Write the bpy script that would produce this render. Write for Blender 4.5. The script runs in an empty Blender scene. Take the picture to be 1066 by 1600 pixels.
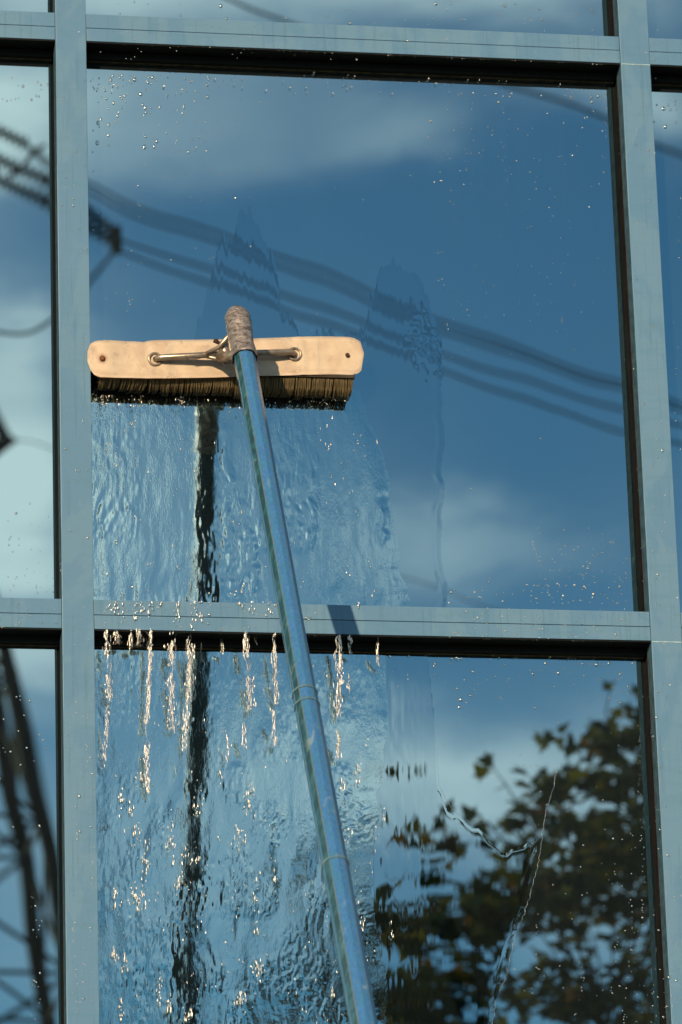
import bpy, bmesh, math, random
import numpy as np
from mathutils import Vector, Matrix
PI = math.pi
S = bpy.context.scene
C = S.collection
random.seed(7)
rng = np.random.default_rng(11)

# ------------------------------------------------------------------ camera
F, CX, CY = 7400.0, 533.0, 800.0          # long lens, in photo pixels
def nrm(v):
    v = np.array(v, float); return v / np.linalg.norm(v)
_X = nrm((44217, 1117, 7400)); _Z = nrm((-686, -21900, 7400))
_Z = nrm(_Z - _X * np.dot(_X, _Z)); _Y = np.cross(_Z, _X)
RM = np.array([_X, _Y, _Z])
CAM = np.array([0.0, -9.5, 1.6])
GY = 0.075                                  # the glass lies 75 mm behind the frame faces
def ray(px, py):
    return RM @ nrm((px - CX, py - CY, F))
def W(px, py, y=0.0):
    v = ray(px, py); t = (y - CAM[1]) / v[1]; p = CAM + v * t
    return (float(p[0]), float(p[1]), float(p[2]))
def V(px, py, d):
    """a point behind the photographer, seen in the glass"""
    x, y, z = W(px, py, d); return (x, 2 * GY - d, z)

cd = bpy.data.cameras.new('camera'); cam = bpy.data.objects.new('camera', cd); C.objects.link(cam)
r_, u_, f_ = RM @ [1, 0, 0], RM @ [0, -1, 0], RM @ [0, 0, 1]
cam.matrix_world = Matrix(((r_[0], u_[0], -f_[0], CAM[0]), (r_[1], u_[1], -f_[1], CAM[1]), (r_[2], u_[2], -f_[2], CAM[2]), (0, 0, 0, 1)))
cd.sensor_fit = 'VERTICAL'; cd.sensor_height = 24.0; cd.lens = F / 1600 * 24.0
cd.clip_start = 0.1; cd.clip_end = 3000
cd.dof.use_dof = True; cd.dof.focus_distance = 10.0; cd.dof.aperture_fstop = 4.3; cd.dof.aperture_blades = 0
S.camera = cam

# ------------------------------------------------------------------ light
SUN_AZ, SUN_EL = math.radians(27.6), math.radians(17)      # azimuth measured from the wall's normal towards -x
sdir = Vector((-math.sin(SUN_AZ) * math.cos(SUN_EL), -math.cos(SUN_AZ) * math.cos(SUN_EL), math.sin(SUN_EL)))
ld = bpy.data.lights.new('sun', 'SUN'); ld.energy = 5.0; ld.angle = math.radians(0.6); ld.color = (1.0, 0.78, 0.52)
sun = bpy.data.objects.new('sun', ld); C.objects.link(sun)
sun.rotation_euler = (-sdir).to_track_quat('-Z', 'Y').to_euler()

S.view_settings.view_transform = 'Standard'; S.view_settings.look = 'None'
S.view_settings.exposure = 0.0; S.view_settings.gamma = 1.0
S.render.engine = 'CYCLES'; S.cycles.use_denoising = True
S.cycles.caustics_reflective = False; S.cycles.max_bounces = 8; S.cycles.glossy_bounces = 6; S.cycles.transparent_max_bounces = 12

wd = bpy.data.worlds.new('World'); S.world = wd; wd.use_nodes = True
nt = wd.node_tree; nt.nodes.clear()
class N:
    """tiny helper to write shader node maths"""
    def __init__(s, nt): s.nt = nt
    def new(s, t, **k):
        n = s.nt.nodes.new(t)
        for a, b in k.items(): setattr(n, a, b)
        return n
    def put(s, sock, v):
        if hasattr(v, 'links') or isinstance(v, bpy.types.NodeSocket): s.nt.links.new(v, sock)
        else: sock.default_value = v
    def m(s, op, a, b=0.0, c=None, clamp=False):
        n = s.new('ShaderNodeMath', operation=op); n.use_clamp = clamp
        s.put(n.inputs[0], a); s.put(n.inputs[1], b)
        if c is not None: s.put(n.inputs[2], c)
        return n.outputs[0]
    def mix(s, f, a, b):
        n = s.new('ShaderNodeMix', data_type='RGBA'); s.put(n.inputs[0], f); s.put(n.inputs[6], a); s.put(n.inputs[7], b)
        return n.outputs[2]
    def noise(s, vec, scale, detail=4, rough=0.5, dist=0.0, out=0):
        n = s.new('ShaderNodeTexNoise'); s.put(n.inputs['Vector'], vec); n.inputs['Scale'].default_value = scale
        n.inputs['Detail'].default_value = detail; n.inputs['Roughness'].default_value = rough; n.inputs['Distortion'].default_value = dist
        return n.outputs[out]
    def ramp(s, v, lo, hi):
        n = s.new('ShaderNodeMapRange', interpolation_type='SMOOTHSTEP'); s.put(n.inputs[0], v)
        n.inputs[1].default_value = lo; n.inputs[2].default_value = hi
        return n.outputs[0]
    def scale(s, vec, sc, loc=(0, 0, 0)):
        n = s.new('ShaderNodeMapping'); s.put(n.inputs['Vector'], vec); n.inputs['Scale'].default_value = sc; n.inputs['Location'].default_value = loc
        return n.outputs[0]
w = N(nt)
tc = w.new('ShaderNodeTexCoord').outputs['Generated']
sky = w.new('ShaderNodeTexSky', sky_type='NISHITA', sun_disc=False)
sky.sun_elevation = SUN_EL; sky.sun_rotation = math.atan2(sdir.x, sdir.y)
sky.air_density = 1.0; sky.dust_density = 0.3; sky.ozone_density = 2.0; sky.altitude = 200
xyz = w.new('ShaderNodeSeparateXYZ'); w.put(xyz.inputs[0], tc)
dist = w.new('ShaderNodeVectorMath', operation='ADD')
nz = w.noise(w.scale(tc, (1, 1, 2.2)), 16, 4, 0.6, 0.3, out=1)
vs = w.new('ShaderNodeVectorMath', operation='SUBTRACT'); w.put(vs.inputs[0], nz); vs.inputs[1].default_value = (0.5, 0.5, 0.5)
vm = w.new('ShaderNodeVectorMath', operation='SCALE'); w.put(vm.inputs[0], vs.outputs[0]); vm.inputs[3].default_value = 0.035
w.put(dist.inputs[0], tc); w.put(dist.inputs[1], vm.outputs[0])
dx = w.new('ShaderNodeSeparateXYZ'); w.put(dx.inputs[0], dist.outputs[0])
az = w.m('ARCTAN2', dx.outputs[0], w.m('MULTIPLY', dx.outputs[1], -1.0))
el = w.m('ARCSINE', dx.outputs[2])
# banks of cloud in the part of the sky the windows face: (x, y, width, height, density)
BANKS = [(20, 165, 120, 75, .95), (270, 165, 230, 75, .30), (620, 195, 110, 45, .25), (500, -60, 1000, 85, .82), (960, 120, 120, 40, .4),
         (25, 555, 80, 60, .7), (20, 740, 110, 130, 1.2), (20, 900, 120, 60, .8), (300, 800, 260, 180, .2), (640, 870, 130, 60, .42),
         (800, 840, 120, 40, .24), (30, 1045, 110, 45, .75), (700, 1235, 200, 50, .62), (520, 1170, 150, 70, .42), (930, 1330, 170, 170, .42),
         (250, 1350, 300, 200, .3), (1040, 140, 40, 50, .6), (-400, 400, 300, 500, .7), (1500, 900, 300, 200, .7)]
acc = None
for (bx, by, bw, bh, bd) in BANKS:
    v = ray(bx, by); a0 = math.atan2(v[0], v[1]); e0 = math.asin(v[2])
    p = w.m('MULTIPLY', w.m('SUBTRACT', az, a0), F / bw); q = w.m('MULTIPLY', w.m('SUBTRACT', el, e0), F / bh)
    r2 = w.m('ADD', w.m('MULTIPLY', p, p), w.m('MULTIPLY', q, q))
    g = w.m('MULTIPLY', w.m('EXPONENT', w.m('MULTIPLY', r2, -0.8)), bd)
    acc = g if acc is None else w.m('ADD', acc, w.m('MULTIPLY', g, w.m('SUBTRACT', 1.0, acc, clamp=True)))
wis = w.noise(w.scale(tc, (1, 1, 2.5)), 9, 6, 0.6, 0.4)
gen = w.ramp(w.noise(w.scale(tc, (1, 1, 2.0), (3.1, 1.7, 0.4)), 3.1, 6, 0.6, 0.3), 0.50, 0.72)
# the general cloud cover keeps clear of the window of sky handled by the banks above
v = ray(533, 800); a0 = math.atan2(v[0], v[1]); e0 = math.asin(v[2])
p = w.m('DIVIDE', w.m('SUBTRACT', az, a0), 0.16); q = w.m('DIVIDE', w.m('SUBTRACT', el, e0), 0.17)
far = w.ramp(w.m('ADD', w.m('MULTIPLY', p, p), w.m('MULTIPLY', q, q)), 0.7, 1.6)
cl = w.m('ADD', w.m('MULTIPLY', acc, w.m('ADD', 0.55, w.m('MULTIPLY', wis, 0.9))), w.m('MULTIPLY', gen, far), clamp=True)
cloudcol = (15.0, 15.3, 15.0, 1)
mul = w.new('ShaderNodeMix', data_type='RGBA', blend_type='MULTIPLY'); mul.inputs[0].default_value = 1.0   # a dry deep blue sky
w.put(mul.inputs[6], sky.outputs[0]); mul.inputs[7].default_value = (.58, .97, 1.12, 1)
tot = w.mix(cl, mul.outputs[2], cloudcol)
bg = w.new('ShaderNodeBackground'); w.put(bg.inputs[0], tot); bg.inputs[1].default_value = 0.10
wo = w.new('ShaderNodeOutputWorld'); nt.links.new(bg.outputs[0], wo.inputs[0])

# ------------------------------------------------------------------ materials
def mat(name):
    m = bpy.data.materials.new(name); m.use_nodes = True
    n = N(m.node_tree); b = m.node_tree.nodes['Principled BSDF']
    return m, n, b
def objc(n): return n.new('ShaderNodeTexCoord').outputs['Object']
def geo(n): return n.new('ShaderNodeNewGeometry').outputs['Position']
def bump(n, h, strength, distance, sock):
    bb = n.new('ShaderNodeBump'); bb.inputs['Strength'].default_value = strength; bb.inputs['Distance'].default_value = distance
    n.put(bb.inputs['Height'], h); n.put(sock, bb.outputs[0]); return bb

def frame_paint():
    m, n, b = mat('frame_paint')
    p = geo(n)
    st = n.ramp(n.noise(n.scale(p, (1, 1, .5)), 7, 6, .65, .5), .47, .53)       # crisp-edged patches where the water film ends
    st2 = n.ramp(n.noise(n.scale(p, (3, 3, 14)), 3, 5, .6, .4), .5, .62)
    drips = n.ramp(n.noise(n.scale(p, (150, 150, 5)), 1, 3, .5), .54, .70)
    spots = n.ramp(n.noise(p, 230, 2, .5), .66, .72)
    c = n.mix(st, (.100, .206, .315, 1), (.114, .221, .322, 1))
    c = n.mix(n.m('MULTIPLY', st2, .4), c, (.088, .20, .28, 1))
    c = n.mix(n.m('MULTIPLY', drips, .38), c, (.066, .155, .22, 1))
    c = n.mix(n.m('MULTIPLY', spots, .45), c, (.055, .12, .16, 1))
    n.put(b.inputs['Base Color'], c)
    n.put(b.inputs['Roughness'], n.m('ADD', .42, n.m('MULTIPLY', st, .2)))
    b.inputs['Metallic'].default_value = 0.0; b.inputs['Specular IOR Level'].default_value = .3
    bump(n, n.noise(n.scale(p, (1, 1, .3)), 120, 3, .6), .25, .0006, b.inputs['Normal'])
    return m
def plain(name, col, rough=.5, metal=0., nscale=60, var=.25, bmp=.0, spec=.5):
    m, n, b = mat(name)
    f = n.noise(objc(n), nscale, 4, .6)
    d = tuple(c * (1 - var) for c in col) + (1,); l = tuple(min(1, c * (1 + var)) for c in col) + (1,)
    n.put(b.inputs['Base Color'], n.mix(n.ramp(f, .3, .7), d, l))
    b.inputs['Roughness'].default_value = rough; b.inputs['Metallic'].default_value = metal; b.inputs['Specular IOR Level'].default_value = spec
    if bmp: bump(n, f, 1, bmp, b.inputs['Normal'])
    return m
TINT = (.285, .405, .42, 1)
def glass(name, dust, fine, tint=TINT):
    """blue reflective coated glazing"""
    m, n, b = mat(name); m.node_tree.nodes.remove(b)
    p = geo(n)
    g = n.new('ShaderNodeBsdfGlossy'); g.inputs['Roughness'].default_value = 0.0; g.inputs['Color'].default_value = tint
    if fine:
        h = n.m('ADD', n.m('MULTIPLY', n.noise(n.scale(p, (300, 1, 85)), 1, 3, .6, .5), 1.0), n.m('MULTIPLY', n.noise(n.scale(p, (150, 1, 120)), 1, 2, .6), .6))
        msk = n.ramp(n.noise(n.scale(p, (14, 1, 6)), 1, 3, .6), .35, .65)
        bump(n, n.m('MULTIPLY', h, n.m('ADD', .35, n.m('MULTIPLY', msk, 1.0))), 1, fine, g.inputs['Normal'])
    else:
        bump(n, n.noise(n.scale(p, (1.6, 1, 1.1)), 1, 2, .4), 1, .0009, g.inputs['Normal'])
    d = n.new('ShaderNodeBsdfDiffuse'); 
    n.put(d.inputs['Color'], (.30, .42, .48, 1))
    mx = n.new('ShaderNodeMixShader')
    if dust:
        streak = n.noise(n.scale(p, (60, 1, 1.3)), 1, 4, .6)
        blot = n.noise(p, 3.5, 5, .6)
        n.put(mx.inputs[0], n.m('ADD', dust * .55, n.m('MULTIPLY', n.m('MULTIPLY', streak, blot), dust * 2.2)))
    else: mx.inputs[0].default_value = .012
    n.put(mx.inputs[1], g.outputs[0]); n.put(mx.inputs[2], d.outputs[0])
    n.put(m.node_tree.nodes['Material Output'].inputs[0], mx.outputs[0])
    return m
def water(name, gloss, rough, bmp=0.0, clear=.5):
    m, n, b = mat(name); m.node_tree.nodes.remove(b)
    gl = n.new('ShaderNodeBsdfGlass'); gl.inputs['IOR'].default_value = 1.33; gl.inputs['Roughness'].default_value = 0.0
    tr = n.new('ShaderNodeBsdfTransparent')
    m1 = n.new('ShaderNodeMixShader'); m1.inputs[0].default_value = clear; n.put(m1.inputs[1], gl.outputs[0]); n.put(m1.inputs[2], tr.outputs[0])
    g = n.new('ShaderNodeBsdfGlossy'); g.inputs['Roughness'].default_value = rough; g.inputs['Color'].default_value = (1, .92, .80, 1)  # warm gloss colour paints golden sun glints into the water
    if bmp: bump(n, n.noise(geo(n), 420, 3, .6), 1, bmp, g.inputs['Normal'])
    m2 = n.new('ShaderNodeMixShader'); m2.inputs[0].default_value = gloss
    n.put(m2.inputs[1], m1.outputs[0]); n.put(m2.inputs[2], g.outputs[0])
    n.put(m.node_tree.nodes['Material Output'].inputs[0], m2.outputs[0])
    return m
M = {}
M['frame'] = frame_paint()
M['dark'] = plain('shade_black', (.006, .007, .007), .5, spec=.15)  # near-black carries the shade under the transoms; the back wall shares it
M['gasket'] = plain('brown_gasket', (.024, .015, .013), .9, nscale=30, spec=0)
M['reveal'] = plain('matt_reveal_shade', (.055, .105, .135), .9, nscale=40, spec=0)
M['seal'] = plain('glazing_seal', (.16, .13, .09), .8, spec=.1)
M['joint'] = plain('joint_sealant', (.42, .56, .58), .5)
M['groove'] = plain('groove', (.05, .10, .12), .6)
M['glass'] = glass('dry_window_glass', .019, 0)
M['film'] = glass('thin_water_film', 0, 0, (.252, .368, .392, 1))
M['sheet'] = glass('running_water', 0, .000045, (.285, .42, .43, 1))
M['drop'] = water('droplet_water', .22, .2)
M['run'] = water('trickle_water', .05, .35)
M['foam'] = water('splashing_water', .42, .20, .0010, .75)
M['concrete'] = plain('concrete', (.25, .25, .24), .8, nscale=5)

# ------------------------------------------------------------------ mesh helpers
def link(name, me, m, parent=None):
    o = bpy.data.objects.new(name, me); C.objects.link(o)
    if m is not None:
        for mm in (m if isinstance(m, (list, tuple)) else [m]): me.materials.append(mm)
    if parent is not None: o.parent = parent
    return o
def obj(name, bm, m, parent=None, smooth=False):
    me = bpy.data.meshes.new(name)
    if smooth:
        for f in bm.faces: f.smooth = True
    bm.to_mesh(me); bm.free()
    return link(name, me, m, parent)
def arr(name, vs, fs, m, parent=None, smooth=True):
    """fast mesh from numpy arrays, faces all of one size"""
    me = bpy.data.meshes.new(name)
    vs = np.asarray(vs, np.float32); fs = np.asarray(fs, np.int32); k = fs.shape[1]
    me.vertices.add(len(vs)); me.vertices.foreach_set('co', vs.ravel())
    me.loops.add(fs.size); me.loops.foreach_set('vertex_index', fs.ravel())
    me.polygons.add(len(fs)); me.polygons.foreach_set('loop_start', np.arange(0, fs.size, k, dtype=np.int32))
    me.polygons.foreach_set('loop_total', np.full(len(fs), k, np.int32))
    me.polygons.foreach_set('use_smooth', np.full(len(fs), smooth))
    me.update(calc_edges=True); me.validate()
    return link(name, me, m, parent)
def box(bm, x0, x1, y0, y1, z0, z1, bev=0.0, mi=0):
    r = bmesh.ops.create_cube(bm, size=1.0)
    for v in r['verts']:
        v.co = Vector(((x0 + x1) / 2 + v.co.x * (x1 - x0), (y0 + y1) / 2 + v.co.y * (y1 - y0), (z0 + z1) / 2 + v.co.z * (z1 - z0)))
    fs = set(f for v in r['verts'] for f in v.link_faces)
    for f in fs: f.material_index = mi
    if bev:
        es = set(e for v in r['verts'] for e in v.link_edges)
        bmesh.ops.bevel(bm, geom=list(es), offset=bev, segments=2, profile=.6, affect='EDGES')
def tube_data(pts, rad, seg=8, closed_ends=True):
    pts = [Vector(p) for p in pts]; vs = []; fs = []
    rads = rad if isinstance(rad, (list, tuple)) else [rad] * len(pts)
    up = Vector((0, 0, 1)); n0 = None
    for i, p in enumerate(pts):
        t = (pts[min(i + 1, len(pts) - 1)] - pts[max(i - 1, 0)]).normalized()
        if n0 is None:
            a = up if abs(t.z) < .9 else Vector((1, 0, 0)); n0 = t.cross(a).normalized()
        else: n0 = (n0 - t * n0.dot(t)).normalized()
        b = t.cross(n0)
        for k in range(seg):
            a = 2 * PI * k / seg; vs.append(p + (n0 * math.cos(a) + b * math.sin(a)) * rads[i])
    for i in range(len(pts) - 1):
        for k in range(seg):
            fs.append((i * seg + k, i * seg + (k + 1) % seg, (i + 1) * seg + (k + 1) % seg, (i + 1) * seg + k))
    return vs, fs
def tube(bm, pts, rad, seg=8):
    vs, fs = tube_data(pts, rad, seg)
    bv = [bm.verts.new(v) for v in vs]
    for f in fs: bm.faces.new([bv[i] for i in f])
    bm.faces.new(bv[:seg][::-1]); bm.faces.new(bv[-seg:])
def empty(name, loc=(0, 0, 0)):
    o = bpy.data.objects.new(name, None); C.objects.link(o); o.location = loc; return o
def tag(o, label=None, cat=None, group=None, kind=None):
    if label: o['label'] = label
    if cat: o['category'] = cat
    if group: o['group'] = group
    if kind: o['kind'] = kind
    return o
_T = rng.random((256, 256))
def vn(u, v, seed=0):
    """smooth value noise in 0..1 on numpy arrays"""
    u = np.asarray(u) + seed * 17.31; v = np.asarray(v) + seed * 9.77
    iu = np.floor(u).astype(int); iv = np.floor(v).astype(int); fu = u - iu; fv = v - iv
    fu = fu * fu * fu * (fu * (fu * 6 - 15) + 10); fv = fv * fv * fv * (fv * (fv * 6 - 15) + 10)
    g = lambda a, b: _T[a & 255, b & 255]
    return (g(iu, iv) * (1 - fu) + g(iu + 1, iv) * fu) * (1 - fv) + (g(iu, iv + 1) * (1 - fu) + g(iu + 1, iv + 1) * fu) * fv

# ------------------------------------------------------------------ the setting: ground
gm, n, b = mat('ground')
p = geo(n)
n.put(b.inputs['Base Color'], n.mix(n.ramp(n.noise(p, .25, 6, .6), .4, .6), (.035, .045, .022, 1), (.055, .055, .05, 1))); b.inputs['Roughness'].default_value = .9
bm = bmesh.new(); bmesh.ops.create_grid(bm, x_segments=8, y_segments=8, size=1500)
tag(obj('ground', bm, gm), kind='structure')
bm = bmesh.new(); box(bm, -6, 10, -3.2, .35, .004, .12, .01)
tag(obj('pavement', bm, M['concrete']), kind='structure')

# ------------------------------------------------------------------ the building
PX, MX0, MW = 1.275, 1.0756, .0674          # mullion spacing, first mullion, width
PZ, TZ0, TH = 1.358, 4.581, .0685           # transom spacing, underside of the lower one, height
bld = tag(empty('office_building', (1.7, 0, 0)), 'blue framed office building wall of wet reflective windows', 'building')
def B(name, bm, m, parent=None, smooth=False):
    o = obj(name, bm, m, None, smooth); P = parent or bld
    o.parent = P
    o.matrix_parent_inverse = P.matrix_world.inverted() if parent else Matrix.Translation((-1.7, 0, 0))
    return o
KX = range(-1, 4); KZ = range(-2, 3)
XL, XR = MX0 + PX * KX[0], MX0 + PX * KX[-1] + MW
ZB, ZT = TZ0 + PZ * KZ[0], TZ0 + PZ * KZ[-1] + TH
for k in KX:
    x0 = MX0 + PX * k; x1 = x0 + MW
    bm = bmesh.new()
    cuts = [ZB] + [TZ0 + PZ * j for j in KZ if ZB < TZ0 + PZ * j < ZT] + [ZT]
    if k == 0: cuts = [ZB, ZT]
    for a, c in zip(cuts, cuts[1:]): box(bm, x0, x1, 0, .045, a + .0006, c - .0006, .0012)
    mo = B('mullion', bm, M['frame'])
    if k:
        for c in cuts[1:-1]:
            bm = bmesh.new(); box(bm, x0 + .0004, x1 - .0004, -.0006, .042, c - .0008, c + .0008); obj('joint', bm, M['joint'], mo)
    bm = bmesh.new(); box(bm, x0 + .002, x1 - .002, .045, .105, ZB, ZT); obj('gasket', bm, M['gasket'], mo)
    bm = bmesh.new(); box(bm, x0 - .0005, x0 + .002, .0025, .044, ZB, ZT); obj('reveal', bm, M['reveal'], mo)  # added skin on the mullion side, shade put into its darker colour
for k in KX[:-1]:
    x0 = MX0 + PX * k + MW; x1 = x0 + PX - MW
    for j in KZ:
        z0 = TZ0 + PZ * j; zm = z0 + .0345; z1 = z0 + TH
        bm = bmesh.new()
        g = .0009
        box(bm, x0 + g, x1 - g, .0022, .055, z0 + .003, zm - .0007, .001)
        box(bm, x0 + g, x1 - g, .0030, .055, zm + .0007, z1, .001)
        t = B('transom', bm, M['frame'])
        bm = bmesh.new(); box(bm, x0 + g, x1 - g, .006, .05, zm - .002, zm + .002); obj('groove', bm, M['groove'], t)
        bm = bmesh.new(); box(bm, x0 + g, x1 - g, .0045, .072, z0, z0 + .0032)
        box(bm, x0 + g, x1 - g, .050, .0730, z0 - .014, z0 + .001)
        obj('soffit', bm, M['dark'], t)  # shade below the transom is painted by this near-black colour
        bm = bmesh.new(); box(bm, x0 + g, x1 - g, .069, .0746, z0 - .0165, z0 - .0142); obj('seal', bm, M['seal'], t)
        if j < KZ[-1]:
            bm = bmesh.new(); box(bm, x0 - .004, x1 + .004, GY, GY + .008, z1 - .01, z0 + PZ + .01)
            B('glass_pane', bm, M['glass'])
bm = bmesh.new(); box(bm, XL - .3, XR + .3, .11, .5, .0, ZT + .4); B('wall', bm, M['dark'])
bm = bmesh.new(); box(bm, XL - .3, XR + .3, -.01, .109, 0.0, ZB - .003, .01); B('plinth', bm, M['concrete'])

# ------------------------------------------------------------------ water on the glass
def grid_region(px0, px1, py0, py1, step, y):
    x0, _, z1 = W(px0, py0, y); x1, _, z0 = W(px1, py1, y)
    xs = np.arange(x0, x1, step); zs = np.arange(z0, z1, step)
    Xg, Zg = np.meshgrid(xs, zs)
    # pixel coordinates of every grid point: only to lay out the outline of the wet patch on the pane
    P = np.stack([Xg - CAM[0], np.full_like(Xg, y - CAM[1]), Zg - CAM[2]], -1) @ RM
    return Xg, Zg, CX + F * P[..., 0] / P[..., 2], CY + F * P[..., 1] / P[..., 2]
def sheet(name, Xg, Zg, h, mask, y, m):
    ny, nx = Xg.shape
    vs = np.stack([Xg, y - h, Zg], -1).reshape(-1, 3)
    i = np.arange(ny * nx).reshape(ny, nx)
    q = np.stack([i[:-1, :-1], i[:-1, 1:], i[1:, 1:], i[1:, :-1]], -1).reshape(-1, 4)
    keep = (mask.reshape(-1)[q] > 0).all(1); q = q[keep]
    used, inv = np.unique(q, return_inverse=True)
    return arr(name, vs[used], inv.reshape(q.shape), m)
sm = lambda t: np.clip(t, 0, 1) ** 2 * (3 - 2 * np.clip(t, 0, 1))

# thin clear film the brush has already left on the pane
Xg, Zg, U, Vv = grid_region(146, 720, 300, 960, .0022, GY - .0012)
topx = [140, 300, 318, 335, 345, 375, 392, 400, 425, 440, 470, 560, 580, 600, 640, 655, 668, 690, 700, 712, 720]
topy = [560, 540, 470, 400, 385, 350, 322, 345, 380, 470, 520, 520, 470, 425, 408, 440, 470, 540, 620, 945, 945]
top = np.interp(U, topx, topy) + (vn(U / 5, U * 0, 3) - .5) * 22 + (vn(U / 14, U * 0, 4) - .5) * 30
edge = 693 + (vn(Vv / 22, U * 0, 5) - .5) * 7 + 8 * sm((Vv - 860) / 80)
d1 = np.minimum(Vv - top, (edge - U) * 1.2)
mask = d1 > 0
h = .00002 * sm(d1 / 26)
str_ = sm((Vv - top) / 10) * (1 - sm((Vv - top - 60) / 130))
h += (.000012 * vn(U / 7, Vv / 60, 6) + .000006 * vn(U / 4, Vv / 40, 16)) * str_
h += .00004 * np.exp(-((U - edge + 9) / 5) ** 2) * sm((Vv - 480) / 100)
h += .00009 * vn(U / 7, Vv / 11, 7) * np.exp(-((U - 670) / 26) ** 2) * np.exp(-((Vv - 530) / 80) ** 2)
h += .00005 * vn(U / 90, Vv / 120, 8)
tag(sheet('water_film', Xg, Zg, h, mask, GY - .0012, M['film']), 'clear water film with ragged top left around the brush', 'water film', kind='stuff')

# rippling curtain under the brush
Xg, Zg, U, Vv = grid_region(140, 650, 596, 962, .0019, GY - .0032)
right = np.interp(Vv, [590, 640, 680, 740, 800, 880, 950], [552, 566, 584, 603, 616, 630, 638]) + (vn(Vv / 34, U * 0, 9) - .5) * 12 + (vn(Vv / 9, U * 0, 19) - .5) * 3
d1 = np.minimum(right - U, 400)
mask = (d1 > 0)
age = sm((Vv - 600) / 330)                       # ripples grow as the sheet runs down
fan = (U - 350) * (1 - .12 * age)
wu = fan + 10 * (vn(U / 40, Vv / 50, 10) - .5)
h = .00012 * sm(d1 / 34)
patch = .25 + 1.3 * sm((vn(U / 46, Vv / 95, 15) - .3) / .45)
h += (.00016 * vn(wu / 12, Vv / 50, 11) + .00014 * vn(wu / 6, Vv / 22, 12) * patch + .00010 * vn(wu / 3.6, Vv / 11, 13) * patch) * (.22 + .85 * age) * sm(d1 / 20)
h += .00020 * vn((U + .5 * Vv) / 16, (Vv - .4 * U) / 22, 14) * (.05 + .85 * age) * patch * sm(d1 / 20)
curtain = sheet('water_curtain', Xg, Zg, h, mask, GY - .0032, M['sheet'])
tag(curtain, 'rippling sheet of water running down below the brush bristles', 'running water', kind='stuff')

# lower pane: running sheet on the left, thinner film on the right of it
Xg, Zg, U, Vv = grid_region(146, 625, 1012, 1680, .0019, GY - .0032)
right = 598 + (vn(Vv / 75, U * 0, 20) - .5) * 46 + (vn(Vv / 17, U * 0, 29) - .5) * 10
d1 = right - U; mask = d1 > 0
wu = U + 14 * (vn(U / 50, Vv / 70, 21) - .5)
grow = .45 + .75 * sm((Vv - 1100) / 300)
h = .0001 * sm(d1 / 30)
patch = .2 + 1.3 * sm((vn(U / 40, Vv / 60, 28) - .32) / .4)
h += (.00016 * vn(wu / 14, Vv / 45, 22) + .00012 * vn(wu / 6, Vv / 17, 23) * patch + .00008 * vn(U / 3.6, Vv / 8, 24) * patch) * grow * sm(d1 / 50)
for (xc, seed) in ((450, 31), (560, 32), (240, 33), (360, 34)):   # roll waves: stacked arcs opening upwards
    wgt = np.exp(-((U - xc) / 42) ** 2) * sm((Vv - 1140) / 130) * (.35 + .9 * vn(U / 60, Vv / 80, seed))
    ph = (Vv - .018 * (U - xc) ** 2 * 1.0) / 14 + 5.5 * vn(U / 20, Vv / 30, seed + 5)
    h += (.00010 * np.abs(vn((U + (U - xc) * .3) / 12, (Vv + .35 * np.abs(U - xc)) / 7, seed + 9) - .5) + .000018 * np.sin(ph * 2 * PI / 1.6)) * wgt * patch * (.5 if xc < 400 else 1.0)
h += .0003 * vn(U / 46, Vv / 58, 25) * grow
tag(sheet('water_curtain', Xg, Zg, h, mask, GY - .0032, M['sheet']), 'rippling sheet of water running down the lower window', 'running water', kind='stuff')

Xg, Zg, U, Vv = grid_region(572, 880, 1000, 1680, .0022, GY - .0014)
topx = [570, 600, 640, 668, 680, 684, 700, 722, 745, 770, 790, 815, 835, 846, 850]
topy = [985, 985, 985, 1000, 1120, 1225, 1262, 1280, 1292, 1318, 1330, 1322, 1308, 1302, 1700]
top = np.interp(U, topx, topy) + (vn(U / 17, U * 0, 41) - .5) * 14 + (vn(U / 5, U * 0, 46) - .5) * 4
edge = np.interp(Vv, [1200, 1300, 1420, 1500, 1600, 1690], [852, 846, 818, 789, 768, 760]) + (vn(Vv / 14, U * 0, 42) - .5) * 6
d1 = np.minimum((Vv - top), edge - U); mask = d1 > 0
h = .00005 * sm(d1 / 14) + .00002 * np.exp(-((d1 - 6) / 4) ** 2)
near = 1 - sm((U - 600) / 110)
h += (.00004 * vn(U / 11, Vv / 50, 43) + .00002 * vn(U / 5, Vv / 24, 44)) * (.12 + .9 * near)
h += .00003 * vn(U / 60, Vv / 70, 45)
tag(sheet('water_film', Xg, Zg, h, mask, GY - .0014, M['film']), 'clear water film distorting the reflected tree leaves', 'water film', kind='stuff')

# ---- blobs of water: one low dome or ball shape stamped many times into one mesh
ico = bmesh.new(); bmesh.ops.create_icosphere(ico, subdivisions=2, radius=1.0)
IV = np.array([v.co[:] for v in ico.verts]); IF = np.array([[v.index for v in f.verts] for f in ico.faces]); ico.free()
def blobs(name, pos, size, rough, m, label, cat, group=None):
    pos = np.array(pos, float); size = np.array(size, float); K = len(pos)
    nzs = 1 + rough * (rng.random((K, len(IV), 1)) - .5) * 2
    vs = pos[:, None, :] + IV[None] * size[:, None, :] * nzs
    fs = IF[None] + (np.arange(K) * len(IV))[:, None, None]
    return tag(arr(name, vs.reshape(-1, 3), fs.reshape(-1, 3), m), label, cat, group, 'stuff')
MM = 1 / 760.0                               # one photo pixel on the facade, in metres
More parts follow.
